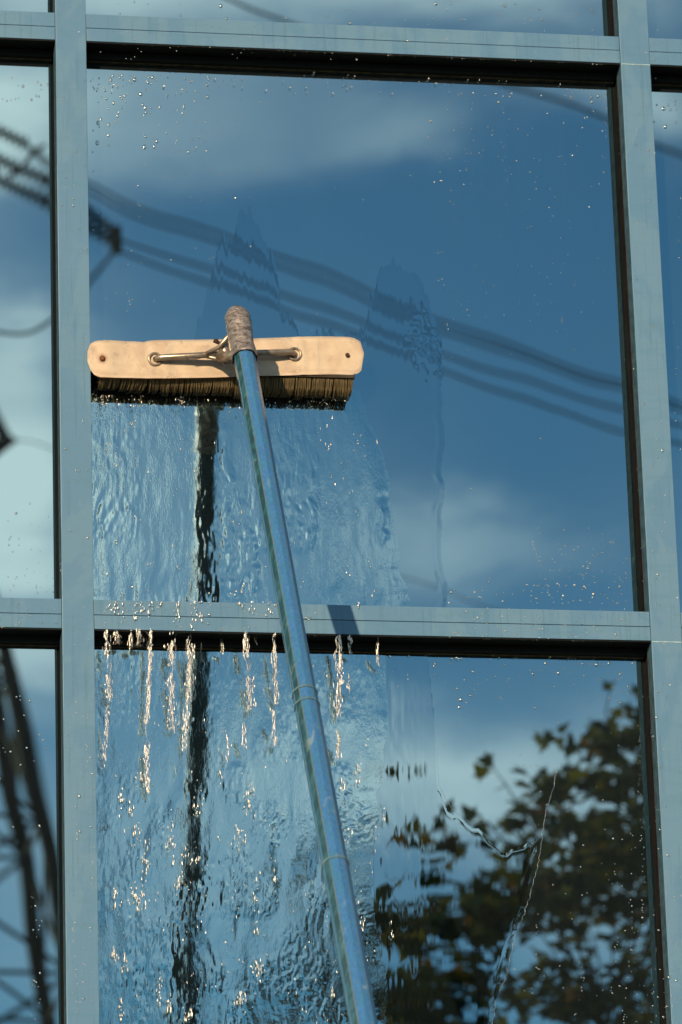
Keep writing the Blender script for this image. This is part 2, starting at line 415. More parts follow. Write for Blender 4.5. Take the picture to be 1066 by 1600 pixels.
# resting droplets on glass and frames
pos = []; siz = []
def sprinkle(n, px0, px1, py0, py1, y, r0, r1, bias=1.0, stretch=1.25):
    for _ in range(n):
        u = random.uniform(px0, px1); v = py0 + (py1 - py0) * random.random() ** bias
        r = random.uniform(r0, r1) * (1 if random.random() < .85 else 1.6) * MM
        x, _, z = W(u, v, y)
        pos.append((x, y, z)); siz.append((r, r * .55, r * random.uniform(1, stretch)))
def clump(n, cu, cv, su, sv, y, r0, r1):
    for _ in range(n):
        u = random.gauss(cu, su); v = random.gauss(cv, sv); x, _, z = W(u, v, y); r = random.uniform(r0, r1) * MM
        pos.append((x, y, z)); siz.append((r, r * .55, r * random.uniform(1, 1.4)))
g0 = GY - .0003
sprinkle(90, 142, 330, 118, 240, g0, 1.1, 2.2, 1.4, 1.6); sprinkle(60, 145, 420, 120, 420, g0, .8, 1.5)
sprinkle(70, 640, 950, 146, 300, g0, .8, 1.9, 1.8); sprinkle(110, 700, 955, 160, 560, g0, .5, 1.2); sprinkle(60, 420, 960, 160, 900, g0, .5, 1.2)
sprinkle(150, 830, 985, 820, 945, g0, .6, 1.7, .7); sprinkle(30, 700, 860, 900, 945, g0, .7, 1.6)
clump(14, 690, 480, 8, 60, g0, .7, 1.3); clump(12, 725, 200, 5, 50, g0, .7, 1.4); clump(9, 790, 230, 5, 40, g0, .7, 1.3)
clump(10, 200, 470, 25, 12, g0, .8, 1.4); clump(16, 350, 200, 90, 30, g0, .8, 1.4)
sprinkle(70, 600, 995, 1036, 1110, g0, .9, 2.4, 1.8); sprinkle(90, 800, 1010, 1060, 1560, g0, .6, 1.3); sprinkle(40, 610, 800, 1050, 1180, g0, .5, 1.2)
sprinkle(28, 0, 72, 1060, 1300, g0, .8, 1.6); sprinkle(26, 48, 66, 1400, 1600, g0, .6, 1.3); sprinkle(30, 5, 78, 770, 935, g0, .7, 1.5, .5); sprinkle(16, 0, 78, 118, 160, g0, .9, 1.8)
sprinkle(50, 140, 950, 0, 40, g0, .8, 2.0); sprinkle(12, 1022, 1066, 150, 200, g0, 1, 2.2); sprinkle(10, 1050, 1066, 300, 600, g0, .7, 1.3)
for (u, v0, v1, k) in ((982, 1380, 1600, 30), (1000, 1280, 1560, 26), (905, 1500, 1600, 14), (995, 1100, 1350, 16), (835, 1420, 1600, 12), (960, 1340, 1600, 14)):
    for i in range(k):
        t = random.random(); clump(1, u + 6 * math.sin(t * 5) + random.gauss(0, 1.2), v0 + (v1 - v0) * t, .2, .2, g0, .6, 1.2)
f0 = -.0002
sprinkle(70, 92, 138, 10, 940, f0, .7, 1.6); sprinkle(60, 104, 150, 940, 1590, f0, .7, 1.6)
for i in range(60):                           # two runs of beads down the left mullion
    t = random.random(); v = 1060 + 540 * t; u = (118 + 3 * math.sin(v / 40)) if i % 2 else (136 + 10 * t + 3 * math.sin(v / 50))
    clump(1, u, v, .8, 1, f0, .7, 1.5)
sprinkle(70, 990, 1028, 20, 640, f0, .6, 1.4); sprinkle(110, 1020, 1064, 640, 1590, f0, .6, 1.6)
for i in range(46):
    v = 1150 + 450 * random.random(); clump(1, 1030 + (v - 1150) * .055 + 2.5 * math.sin(v / 23), v, .6, 1, f0, .6, 1.2)
sprinkle(50, 150, 950, 28, 96, .0014, .5, 1.2); sprinkle(110, 700, 990, 950, 998, .0014, .5, 1.3); sprinkle(60, 160, 500, 940, 985, .0014, .6, 1.5); sprinkle(16, 0, 96, 940, 982, .0014, .7, 1.4)
sprinkle(70, 150, 960, 101, 146, .068, .6, 1.5, .6); sprinkle(60, 600, 1000, 1006, 1030, .068, .6, 1.5, .6)
for i in range(42):                           # drops hanging from the drip edges
    u = random.uniform(150, 955); x, y, z = W(u, 66 + (u - 150) * .0424, .004); pos.append((x, .006, z - .0006)); siz.append((.0016, .0014, random.uniform(.0015, .0035)))
    u = random.uniform(152, 1005); x, y, z = W(u, 984 + (u - 150) * .0219, .004); pos.append((x, .006, z - .0006)); siz.append((.0016, .0014, random.uniform(.0015, .0035)))
# beads along the inner side of the right mullion
for i in range(260):
    v = random.choice((random.uniform(380, 900), random.uniform(150, 930), random.uniform(1050, 1600)))
    yy = random.uniform(.005, .052); x = MX0 + PX - .0004; _, _, z = W(985 + (v - 380) * .053, v, yy)
    r = random.uniform(.4, 1.0) * MM; pos.append((x, yy, z)); siz.append((r * .6, r, r * 1.2))
blobs('water_droplets', pos, siz, .08, M['drop'], 'scattered beads of water resting on the window glass and frames', 'water droplets')

# falling and splashing water
pos = []; siz = []
def stream(px, v0, v1, wd, n, y0=-.004, y1=.045, gap=.35, big=1.0):
    ph = random.random() * 9
    n = int(n * 1.7)
    for i in range(n):
        t = (i + random.random()) / n; v = v0 + (v1 - v0) * t
        if vn(np.array([v / 16.0]), np.array([ph]), 50)[0] < gap: continue
        u = px + 5 * math.sin(v / 55 + ph) * wd / 8 + random.gauss(0, wd * (.28 + .25 * t))
        y = y0 + (y1 - y0) * t; x, _, z = W(u, v, y)
        r = random.uniform(.4, 1.0) * MM * big; L = random.uniform(1.8, 8)
        pos.append((x, y + random.uniform(-.004, .004), z)); siz.append((r, r * .8, r * L))
for (px, v0, v1, wd, n) in ((170, 986, 1100, 6, 70), (166, 1110, 1200, 5, 30), (232, 986, 1240, 5, 150), (222, 986, 1010, 8, 26), (272, 1000, 1140, 7, 90), (266, 988, 1030, 8, 30),
                            (292, 1000, 1180, 5, 90), (300, 990, 1095, 6, 70), (206, 990, 1015, 5, 18), (348, 992, 1022, 3, 14), (388, 990, 1110, 7, 100), (384, 1130, 1180, 5, 20),
                            (430, 990, 1100, 4, 60), (429, 1110, 1165, 4, 34), (528, 992, 1118, 6, 100), (527, 1138, 1185, 4, 34), (545, 995, 1022, 4, 14), (590, 1000, 1040, 3, 22),
                            (355, 1120, 1190, 4, 16), (548, 1050, 1080, 3, 12), (182, 988, 1006, 10, 22)):
    stream(px, v0, v1, wd, n)
for (px, py, wu_, wv, n) in ((215, 1400, 10, 22, 34), (230, 1340, 6, 30, 20), (215, 1300, 8, 20, 12), (270, 1310, 6, 40, 22), (280, 1380, 5, 30, 16), (375, 1310, 14, 22, 22),
                             (390, 1250, 8, 25, 20), (400, 1400, 6, 40, 12), (403, 1510, 6, 20, 22), (375, 1560, 8, 14, 20), (178, 1490, 4, 14, 12), (195, 1505, 5, 12, 12), (520, 1550, 3, 7, 10),
                             (265, 1570, 5, 12, 14), (250, 1540, 4, 26, 14), (190, 1580, 3, 20, 14), (295, 1585, 6, 10, 14), (180, 1400, 3, 30, 8), (190, 1250, 5, 20, 12), (205, 1270, 5, 12, 8),
                             (560, 1210, 6, 20, 14), (535, 1225, 4, 14, 6), (566, 1440, 3, 12, 8), (600, 1270, 3, 20, 6), (588, 1310, 3, 20, 5), (613, 1450, 2, 14, 5), (545, 1300, 4, 20, 8),
                             (310, 1260, 10, 14, 12), (300, 1340, 14, 10, 16), (345, 1210, 3, 10, 6), (430, 1370, 3, 8, 5), (400, 1450, 4, 12, 6), (220, 1210, 7, 16, 12), (165, 1290, 4, 10, 6)):
    for _ in range(n):
        u = random.gauss(px, wu_ * .6); v = random.gauss(py, wv * .55); y = GY - .006 - random.random() * .012; x, _, z = W(u, v, y)
        r = random.uniform(.5, 1.15) * MM; pos.append((x, y, z)); siz.append((r, r * .7, r * random.uniform(1.5, 5.5)))
for (px, py, k) in ((165, 702, 5), (180, 705, 4), (210, 660, 6), (212, 725, 5), (180, 725, 3), (188, 770, 3), (182, 850, 4), (243, 880, 2), (192, 930, 9), (205, 920, 4), (365, 925, 4), (380, 922, 5), (560, 690, 5),
                    (517, 698, 4), (537, 728, 2), (518, 748, 2), (545, 898, 4), (575, 878, 3), (580, 930, 2), (270, 770, 3), (410, 895, 2), (470, 915, 2), (185, 650, 2), (235, 745, 2), (358, 640, 3)):
    for _ in range(k):
        u = random.gauss(px, 2.6); v = random.gauss(py, 6); y = GY - .006; x, _, z = W(u, v, y); r = random.uniform(.5, 1.1) * MM
        pos.append((x, y, z)); siz.append((r, r * .7, r * random.uniform(1, 3)))
for (px, k, ln) in ((170, 6, 14), (180, 6, 18), (184, 6, 20), (212, 12, 30), (222, 10, 28), (234, 12, 26), (250, 5, 8), (275, 9, 36), (278, 7, 40), (300, 10, 40), (308, 10, 34), (314, 8, 30), (560, 6, 16), (372, 4, 6), (378, 4, 8), (395, 6, 24), (420, 5, 20), (190, 6, 24)):
    for _ in range(k):                        # splashes on the face of the lower transom
        u = random.gauss(px, 2.4); v = 940 + random.random() * ln; y = -.001; x, _, z = W(u, v, y); r = random.uniform(.55, 1.15) * MM
        pos.append((x, y, z)); siz.append((r, r * .6, r * random.uniform(1, 4)))
for _ in range(120):                          # spray at the bristle tips
    u = random.choice((random.gauss(215, 22), random.gauss(290, 10), random.gauss(500, 30), random.gauss(160, 4), random.uniform(150, 550)))
    v = 626 + random.gauss(0, 5) - (4 if u > 420 else 0); y = random.uniform(.03, .068); x, _, z = W(u, v, y); r = random.uniform(.5, 1.2) * MM
    pos.append((x, y, z)); siz.append((r, r * .8, r * random.uniform(1, 3)))
FV, FF = [], []
def filament(px, v0, v1, wd):
    k = max(4, int((v1 - v0) / 3)); ph = random.random() * 9; P = []; rr = []
    for i in range(k):
        t = i / (k - 1); v = v0 + (v1 - v0) * t
        u = px + wd * (float(vn(np.array([v / 14.0]), np.array([ph]), 51)[0]) - .5) * 1.6 + random.gauss(0, .35)
        P.append(W(u, v, .002 + (.03 + .02 * math.sin(ph)) * t)); rr.append(0.0002 + .0011 * float(vn(np.array([v / 7.0]), np.array([ph + 3]), 52)[0]) ** 2)
    vs, fs = tube_data(P, rr, 6); b0 = len(FV); FV.extend([v[:] for v in vs]); FF.extend([[b0 + q for q in f] for f in fs])
for (px, v0, v1, wd) in ((170, 986, 1050, 6), (172, 1030, 1100, 5), (232, 986, 1090, 6), (230, 1070, 1180, 6), (234, 990, 1010, 9), (272, 1000, 1060, 8), (270, 1050, 1140, 6), (292, 1000, 1100, 6), (296, 990, 1050, 8), (300, 1040, 1095, 6),
                          (206, 988, 1018, 7), (215, 986, 1004, 7), (348, 992, 1022, 3), (388, 988, 1050, 8), (385, 1030, 1110, 6), (395, 988, 1012, 8), (430, 990, 1060, 4), (431, 1040, 1100, 4), (429, 1110, 1165, 3), (528, 992, 1060, 6), (526, 1040, 1118, 6),
                          (527, 1138, 1185, 4), (590, 996, 1040, 3), (276, 986, 1004, 8), (184, 986, 1000, 8), (318, 1000, 1040, 5), (165, 1100, 1160, 5), (278, 1150, 1220, 6), (226, 1190, 1240, 5)):
    for _ in range(2): filament(px + random.gauss(0, 2.2), v0 + random.uniform(0, 8), v1 - random.uniform(0, 14), wd)
tag(arr('water_streams', FV, FF, M['foam']), 'thin twisting strings of water falling in front of the black underside of the transom', 'falling water', kind='stuff')
for _ in range(700):                          # fine glints scattered over the running water
    u = random.uniform(156, 590); v = random.choice((random.uniform(1040, 1600), random.uniform(650, 930) if random.random() < .45 else random.uniform(1250, 1600)))
    if vn(np.array([u / 22.0]), np.array([v / 40.0]), 53)[0] < .52: continue
    y = GY - .006; x, _, z = W(u, v, y); r = random.uniform(.35, .8) * MM; pos.append((x, y, z)); siz.append((r, r * .7, r * random.uniform(1.5, 6)))
blobs('water_splashes', pos, siz, .16, M['foam'], 'sunlit strings of falling water breaking up below the transom', 'falling water')

# thin trickles standing proud of the glass
def trickle(pts, r, label):
    P = []
    for (a, b) in zip(pts, pts[1:]):
        k = max(2, int(math.dist(a, b) / 4))
        for i in range(k):
            t = i / k; P.append((a[0] + (b[0] - a[0]) * t, a[1] + (b[1] - a[1]) * t))
    P = [W(u + random.gauss(0, .8), v, GY - .0006) for (u, v) in P]
    rr = [r * random.uniform(.6, 1.3) for _ in P]
    vs, fs = tube_data(P, rr, 8); vs = np.array([v[:] for v in vs]); 
    vs[:, 1] = GY - .0006 + (vs[:, 1] - (GY - .0006)) * .6
    return tag(arr('water_trickle', vs, fs, M['run']), label, 'water trickle', kind='stuff')
trickle([(872, 1190), (864, 1235), (855, 1262), (848, 1300), (842, 1345), (832, 1385), (822, 1420), (808, 1452), (798, 1490), (790, 1530), (775, 1560), (768, 1610)], .0004, 'long crooked trickle of water crossing the reflected tree')
trickle([(682, 1140), (684, 1180), (686, 1226), (704, 1262), (722, 1276), (744, 1290), (762, 1284)], .00028, 'short trickle of water along the film edge in the pale cloud')
trickle([(594, 540), (597, 480)], .0004, 'faint upright trickle above the right end of the brush')

# ------------------------------------------------------------------ the brush on its pole
br = tag(empty('window_brush', W(352, 560, -.03)), 'long handled window washing brush with worn metal plate and blue pole', 'brush')
bpy.context.view_layer.update()
def P_(name, bm, m, parent=None, smooth=False):
    o = obj(name, bm, m, None, smooth); par = parent or br; o.parent = par
    root = Matrix.Translation(-br.location)
    if parent is None: o.matrix_parent_inverse = root
    return o
YP = -.012                                    # back plate
# plate: rounded rectangle with a couple of dents and a rolled edge
mp, n, b = mat('worn_plate')
p = geo(n)
worn = n.ramp(n.noise(p, 14, 6, .65, .3), .40, .66); fine = n.noise(n.scale(p, (6, 6, 1)), 90, 4, .6); grime = n.ramp(n.noise(p, 30, 5, .7), .55, .75)
c = n.mix(worn, (.86, .68, .50, 1), (.98, .82, .62, 1)); c = n.mix(n.m('MULTIPLY', grime, .75), c, (.60, .44, .30, 1)); c = n.mix(n.m('MULTIPLY', fine, .15), c, (.70, .60, .48, 1))
for (bx, bz, rr) in (W(160, 560, YP)[::2] + (.022,), W(543, 555, YP)[::2] + (.012,)):     # rust bleeding from the bolts
    sp = n.new('ShaderNodeSeparateXYZ'); n.put(sp.inputs[0], p)
    ax = n.m('SUBTRACT', sp.outputs[0], bx); azz = n.m('SUBTRACT', sp.outputs[2], bz)
    dd = n.m('SQRT', n.m('ADD', n.m('MULTIPLY', ax, ax), n.m('MULTIPLY', azz, azz)))
    k = n.m('MULTIPLY', n.ramp(n.m('ADD', dd, n.m('MULTIPLY', n.noise(p, 120, 3, .6), .012)), rr, .006), .85)
    c = n.mix(k, c, (.42, .17, .06, 1))
n.put(b.inputs['Base Color'], c); n.put(b.inputs['Roughness'], n.m('ADD', .34, n.m('MULTIPLY', worn, .2))); b.inputs['Metallic'].default_value = 0
bump(n, n.noise(p, 55, 4, .6), .5, .0012, b.inputs['Normal'])
M['plate'] = mp
outline = [(137, 548), (138, 540), (143, 534), (152, 531), (165, 530), (200, 532), (225, 533), (232, 531), (300, 530), (400, 528), (470, 525), (474, 526.5), (478, 525), (545, 525), (556, 527), (564, 532), (568, 540),
           (569.5, 550), (569, 568), (566, 577), (560, 582), (550, 584.5), (530, 584), (470, 585), (400, 587), (330, 589), (260, 590.5), (225, 590), (180, 589), (155, 588), (146, 583), (140, 574), (137, 562)]
pts = [W(u, v, YP) for u, v in outline]
x0p, x1p = min(p[0] for p in pts), max(p[0] for p in pts)
def dent(x, z):
    cxa, cxb = W(229, 560, YP)[0], W(474, 560, YP)[0]
    y = .0035 * math.exp(-((x - cxa) / .010) ** 2) * (.4 + .6 * math.sin((z - 5.16) * 14)) - .0022 * math.exp(-((x - cxb) / .006) ** 2)
    y += .004 * max(0, (cxa - x) / .13) ** 2 + .003 * max(0, (x - cxb) / .13) ** 2
    return y + .0008 * math.sin(x * 37) 
zc = sum(p[2] for p in pts) / len(pts); xc = (x0p + x1p) / 2
# build as strips across x so the dents show
xs = np.linspace(x0p + .0003, x1p - .0003, 90); bm = bmesh.new(); rows = []
def spans(x):
    zz = []
    for a, c in zip(pts, pts[1:] + pts[:1]):
        if (a[0] - x) * (c[0] - x) <= 0 and a[0] != c[0]: zz.append(a[2] + (c[2] - a[2]) * (x - a[0]) / (c[0] - a[0]))
    return min(zz), max(zz)
for x in xs:
    lo, hi = spans(x); row = []
    for j in range(13):
        t = j / 12; z = lo + (hi - lo) * t
        e = min(t, 1 - t) * (hi - lo)
        y = YP + dent(x, z) + .0030 * (1 - min(1, e / .006)) ** 2
        row.append(bm.verts.new((x, y, z)))
    rows.append(row)
for a, c in zip(rows, rows[1:]):
    for j in range(12): bm.faces.new((a[j], c[j], c[j + 1], a[j + 1]))
bmesh.ops.solidify(bm, geom=list(bm.faces), thickness=-.0035)
bmesh.ops.recalc_face_normals(bm, faces=bm.faces)
plate = P_('plate', bm, M['plate'], smooth=True)
M['rust'] = plain('rusty_steel', (.20, .065, .025), .8, .2, nscale=300, var=.6, bmp=.001)
M['rustdark'] = plain('dark_rust', (.055, .022, .016), .8, .2, nscale=300, var=.5, bmp=.001)
for (u, v, r, mm) in ((160, 560, .0062, 'rust'), (543, 555, .0050, 'rustdark')):
    x, y, z = W(u, v, YP); bm = bmesh.new()
    bmesh.ops.create_uvsphere(bm, u_segments=16, v_segments=8, radius=r)
    for vv in bm.verts: vv.co = Vector((x + vv.co.x * random.uniform(.92, 1.08), YP - .001 + vv.co.y * .55, z + vv.co.z * random.uniform(.92, 1.08)))
    P_('bolt', bm, M[mm], smooth=True)
# brush block
M['block'] = plain('wet_block', (.05, .035, .02), .4)
bm = bmesh.new(); xa, xb = W(150, 560, YP)[0], W(558, 560, YP)[0]; zl = W(300, 586, YP)[2]
box(bm, xa, xb - .004, YP + .006, YP + .024, zl + .006, zl + .074, .004); P_('block', bm, M['block'])
# bristles
mb, n, b = mat('bristle')
at = n.new('ShaderNodeAttribute', attribute_name='tip'); 
nn = n.noise(n.scale(geo(n), (160, 20, 20)), 1, 3, .6)
c = n.mix(nn, (.20, .145, .07, 1), (.36, .27, .14, 1)); c = n.mix(n.ramp(at.outputs['Fac'], .88, 1.0), c, (.015, .02, .016, 1))
n.put(b.inputs['Base Color'], c); b.inputs['Roughness'].default_value = .45
M['bristle'] = mb
VS = []; FS = []; TP = []
rows_ = 9; cols = 92; zt = zl + .078
tipz_lo = W(350, 622, GY - .003)[2]
for i in range(cols):
    xt = xa + .008 + (xb - xa - .016) * (i + .5) / cols
    grp = math.floor((i + 2 * math.sin(i * 1.7)) / 3.2)
    rg = random.Random(grp); dxg = rg.uniform(-.006, .006); dzg = rg.uniform(-.006, .005); bound = rg.uniform(0, .7)
    gx = xa + .008 + (xb - xa - .016) * ((grp + .5) * 3.2) / cols
    split = W(234, 600, YP)[0]
    for j in range(rows_):
        zb_ = zl + .004 + (zt - zl - .008) * j / (rows_ - 1)
        for q in range(7 if j < 4 else 3):
            a = random.random() * 2 * PI; rr = random.random() ** .5 * .0032
            bx, bz = xt + rr * math.cos(a), zb_ + rr * math.sin(a)
            side = -.012 if bx < split else .004
            lean = side * (1 - abs(bx - split) / .12 if abs(bx - split) < .12 else 0)
            tx = bx + (gx - bx) * bound * .6 + dxg * .5 + lean + random.gauss(0, .0018)
            tz = tipz_lo + (zb_ - zl) * .90 + dzg + random.gauss(0, .0012) + (.006 if tx < split else 0)
            ty = GY - .004 - random.random() * .004
            tx = max(tx, MX0 + MW + .004)
            b0 = np.array((bx, YP + .012, bz)); b1 = np.array((bx * .7 + tx * .3, YP + .028 + .2 * (bz - zl), bz - .044)); b2 = np.array((tx, ty, tz))
            base = len(VS)
            for s in range(5):
                t = s / 4; pt = (1 - t) ** 2 * b0 + 2 * t * (1 - t) * b1 + t * t * b2; w_ = .0008 * (1 - .4 * t)
                for kk in range(3):
                    an = 2 * PI * kk / 3 + .5; VS.append(pt + np.array((math.cos(an) * w_, 0, math.sin(an) * w_))); TP.append(t)
            for s in range(4):
                for kk in range(3):
                    FS.append((base + s * 3 + kk, base + s * 3 + (kk + 1) % 3, base + s * 3 + 3 + (kk + 1) % 3, base + s * 3 + 3 + kk))
o = arr('bristles', VS, FS, M['bristle']); o.parent = br; o.matrix_parent_inverse = Matrix.Translation(-br.location)
at_ = o.data.attributes.new('tip', 'FLOAT', 'POINT'); at_.data.foreach_set('value', np.array(TP, np.float32))

# pole line, recovered from the pole and its reflection
def pole(z): t = (5.2 - z) / 1.5; return Vector((1.44218 + .03667 * t, -.1766 - .86881 * t, z))
ax = (pole(3.7) - pole(5.2)).normalized()
def prof(bm, z0, z1, r, mats, nz=2, ripple=0.0, seg=10):
    """faceted extrusion along the pole axis; returns nothing"""
    side = ax.cross(Vector((0, 1, 0))).normalized(); side = Vector((1, 0, 0)) - ax * ax.x; side.normalize(); fr = ax.cross(side).normalized()
    if fr.y > 0: fr = -fr
    rings = []
    angs = []
    for k in range(seg):
        a = 2 * PI * (k + .5) / seg
        angs += [a - .055, a + .055]
    for i in range(nz + 1):
        z = z0 + (z1 - z0) * i / nz; c = pole(z); ring = []
        for a in angs:
            rr = r * (1 + ripple * (random.random() - .5)); ring.append(bm.verts.new(c + side * math.cos(a) * rr + fr * math.sin(a) * rr))
        rings.append(ring)
    m_ = len(angs)
    for a, c in zip(rings, rings[1:]):
        for k in range(m_):
            f = bm.faces.new((a[k], a[(k + 1) % m_], c[(k + 1) % m_], c[k])); f.material_index = mats(k, m_, angs)
    bm.faces.new(rings[0]); bm.faces.new(rings[-1][::-1])
def polemat(name, col, rough, metal):
    m, n, b = mat(name); p = geo(n)
    s = n.noise(n.scale(p, (220, 220, 5)), 1, 4, .6); s2 = n.ramp(n.noise(n.scale(p, (40, 40, 12)), 1, 5, .7, .5), .58, .72)
    s3 = n.ramp(n.noise(n.scale(p, (90, 90, 2.2)), 1, 3, .5), .45, .6)
    c = n.mix(s, tuple(v * .45 for v in col) + (1,), tuple(min(1, v * 1.35) for v in col) + (1,)); c = n.mix(n.m('MULTIPLY', s3, .35), c, (.05, .20, .26, 1)); c = n.mix(n.m('MULTIPLY', s2, .55), c, (.26, .32, .30, 1))
    n.put(b.inputs['Base Color'], c); n.put(b.inputs['Roughness'], n.m('ADD', rough, n.m('MULTIPLY', s2, .2))); b.inputs['Metallic'].default_value = metal
    bump(n, s, .4, .0006, b.inputs['Normal']); b.inputs['Coat Weight'].default_value = .5; b.inputs['Coat Roughness'].default_value = .12
    return m
M['pblue'] = polemat('pole_blue', (.06, .19, .40), .30, .1); M['pteal_shade'] = polemat('pole_teal_shade', (.010, .055, .065), .35, .0); M['pgrey'] = polemat('pole_worn_edge', (.16, .20, .18), .4, .3)
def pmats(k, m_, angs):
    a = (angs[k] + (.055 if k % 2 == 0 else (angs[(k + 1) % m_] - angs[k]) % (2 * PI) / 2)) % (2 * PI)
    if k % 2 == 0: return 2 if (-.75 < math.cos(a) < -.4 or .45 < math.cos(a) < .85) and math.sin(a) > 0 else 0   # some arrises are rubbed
    if math.cos(a) < -.45 or math.sin(a) < -.25: return 1  # teal left facets; wall-facing ones get it as painted shade
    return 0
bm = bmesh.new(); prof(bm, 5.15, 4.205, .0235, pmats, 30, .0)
pl = P_('pole', bm, [M['pblue'], M['pteal_shade'], M['pgrey']])
bm = bmesh.new(); prof(bm, 4.225, 3.80, .0245, pmats, 16); P_('pole', bm, [M['pblue'], M['pteal_shade'], M['pgrey']])
bm = bmesh.new(); prof(bm, 3.82, 1.05, .0255, pmats, 50); P_('pole', bm, [M['pblue'], M['pteal_shade'], M['pgrey']])
M['collar'] = polemat('pole_collar', (.13, .22, .24), .4, .2)
for z in (4.225, 4.195, 3.82):
    bm = bmesh.new(); prof(bm, z + .0022, z - .0022, .0262 if z > 4 else .0272, lambda k, m_, a: 0, 1); P_('collar', bm, M['collar'])
# taped socket
mt, n, b = mat('wrapped_tape'); p = geo(n)
wr = n.noise(n.scale(p, (40, 40, 90)), 1, 5, .7, 1.2)
n.put(b.inputs['Base Color'], n.mix(n.ramp(wr, .35, .65), (.14, .11, .095, 1), (.50, .42, .36, 1))); b.inputs['Metallic'].default_value = .45; b.inputs['Roughness'].default_value = .22
bump(n, wr, 1, .004, b.inputs['Normal']); M['tape'] = mt
bm = bmesh.new()
prev = None; NR, NS = 34, 36
for i in range(NR + 1):
    t = i / NR; z = 5.258 + (5.118 - 5.258) * t; c = pole(z)
    r = .0265 * (1 + .05 * math.sin(t * 7)); 
    if t < .18: r *= .62 + .38 * math.sin(t / .18 * PI / 2)
    ring = []
    for k in range(NS):
        a = 2 * PI * k / NS
        rr = r * (1 + .10 * (float(vn(np.array([k * .9 if k < NS / 2 else (NS - k) * .9]), np.array([i * .55]), 60)[0]) - .5) + .02 * math.sin(3 * a + i * .9))
        side = (Vector((1, 0, 0)) - ax * ax.x).normalized(); fr = ax.cross(side)
        ring.append(bm.verts.new(c + (side * math.cos(a) + fr * math.sin(a)) * rr))
    if prev:
        for k in range(NS): bm.faces.new((prev[k], prev[(k + 1) % NS], ring[(k + 1) % NS], ring[k]))
    else: bm.faces.new(ring[::-1])
    prev = ring
bmesh.ops.recalc_face_normals(bm, faces=bm.faces)
P_('tape', bm, M['tape'], smooth=True)
# bracket rods, clamp, washers
M['rod'] = plain('dull_steel', (.34, .27, .20), .32, .6, nscale=80, bmp=.0004)
hub = Vector(W(352, 553, -.042))
for (u, v, w0) in ((243, 560, 0), (461, 552, 1)):
    e = Vector(W(u, v, YP - .006)); bm = bmesh.new()
    k = Vector((e.x + (.012 if w0 == 0 else -.012), YP - .013, e.z))
    tube(bm, [hub, hub.lerp(k, .5), k, e.lerp(k, .55) + Vector((0, 0, 0)), e + Vector((0, .006, 0))], [.0069, .0069, .0069, .0069, .0066], 12)
    rod = P_('bracket', bm, M['rod'], smooth=True)
    bm = bmesh.new()
    vs, fs = [], []
    R0, r1 = .0135, .0028
    ringp = []
    for i in range(28):
        a = 2 * PI * i / 28; row = []
        for j in range(8):
            b_ = 2 * PI * j / 8; row.append(bm.verts.new((e.x + (R0 + r1 * math.cos(b_)) * math.cos(a), YP - .0018 + r1 * math.sin(b_), e.z + (R0 + r1 * math.cos(b_)) * math.sin(a))))
        ringp.append(row)
    for i in range(28):
        for j in range(8): bm.faces.new((ringp[i][j], ringp[(i + 1) % 28][j], ringp[(i + 1) % 28][(j + 1) % 8], ringp[i][(j + 1) % 8]))
    bmesh.ops.recalc_face_normals(bm, faces=bm.faces)
    P_('washer', bm, M['rod'], smooth=True)
bm = bmesh.new()                                # flattened second leg of the bracket below the rod
a0_ = Vector(W(320, 556, -.034)); a1_ = Vector(W(345, 562, -.045)); a2_ = Vector(W(378, 566, -.075))
tube(bm, [Vector(W(300, 561, -.032)), a0_, a1_, a2_], [.003, .004, .0055, .006], 10)
tube(bm, [Vector(W(322, 552, -.045)), Vector(W(342, 543, -.055)), Vector(W(362, 520, -.085))], [.004, .005, .006], 10)
P_('bracket', bm, M['rod'], smooth=True)
bm = bmesh.new(); tube(bm, [Vector(W(351, 534, -.045)), Vector(W(352, 550, -.050)), Vector(W(355, 569, -.045))], [.0085, .0100, .0085], 14)
tube(bm, [Vector(W(344, 557, -.050)), Vector(W(372, 556, -.125))], [.011, .012], 14)
P_('clamp', bm, M['rod'], smooth=True)
bm = bmesh.new(); tube(bm, [Vector(W(334, 532, -.045)), Vector(W(347, 538, -.045))], [.0045, .0035], 10)
bmesh.ops.create_uvsphere(bm, u_segments=12, v_segments=8, radius=.0055, matrix=Matrix.Translation(Vector(W(338, 533, -.045)))); P_('bolt', bm, M['rustdark'], smooth=True)

# ------------------------------------------------------------------ behind the photographer, seen in the glass
DP = 80.0
M['steel'] = plain('dark_galvanised_steel', (.010, .011, .011), .8, .0, spec=.1, nscale=.5)
tx_, ty_, _ = V(-78, 1100, DP); tower = tag(empty('lattice_pylon', (tx_, ty_, 0)), 'dark lattice pylon reflected in the lower left window', 'pylon')
def Tw(name, bm, m, parent=None, smooth=False):
    o = obj(name, bm, m, parent or tower, smooth); o.matrix_parent_inverse = Matrix.Translation((-tx_, -ty_, 0)) if parent is None else Matrix()
    return o
_zs = [V(0, q, DP)[2] for q in (1512, 1359, 1184, 1118, 1000, 935, 690)]
def hw(z): return float(np.interp(z, [0] + _zs + [43], [5.5, 2.05, 1.75, 1.40, 1.27, 1.0, .75, .5, .3]))
def corner(z, i): h_ = hw(z); return Vector((tx_ + (h_ if i in (0, 1) else -h_), ty_ + (h_ if i in (1, 2) else -h_), z))
levels = [0, 7, 13.5, 18.4, 22.2, 25.4, 28.3, 30.6, 33, 35, 37, 39, 41, 43]
for i in range(4):
    bm = bmesh.new(); tube(bm, [corner(z, i) for z in levels], [.17 if z < 30 else .09 for z in levels], 6); Tw('leg', bm, M['steel'])
bm = bmesh.new()
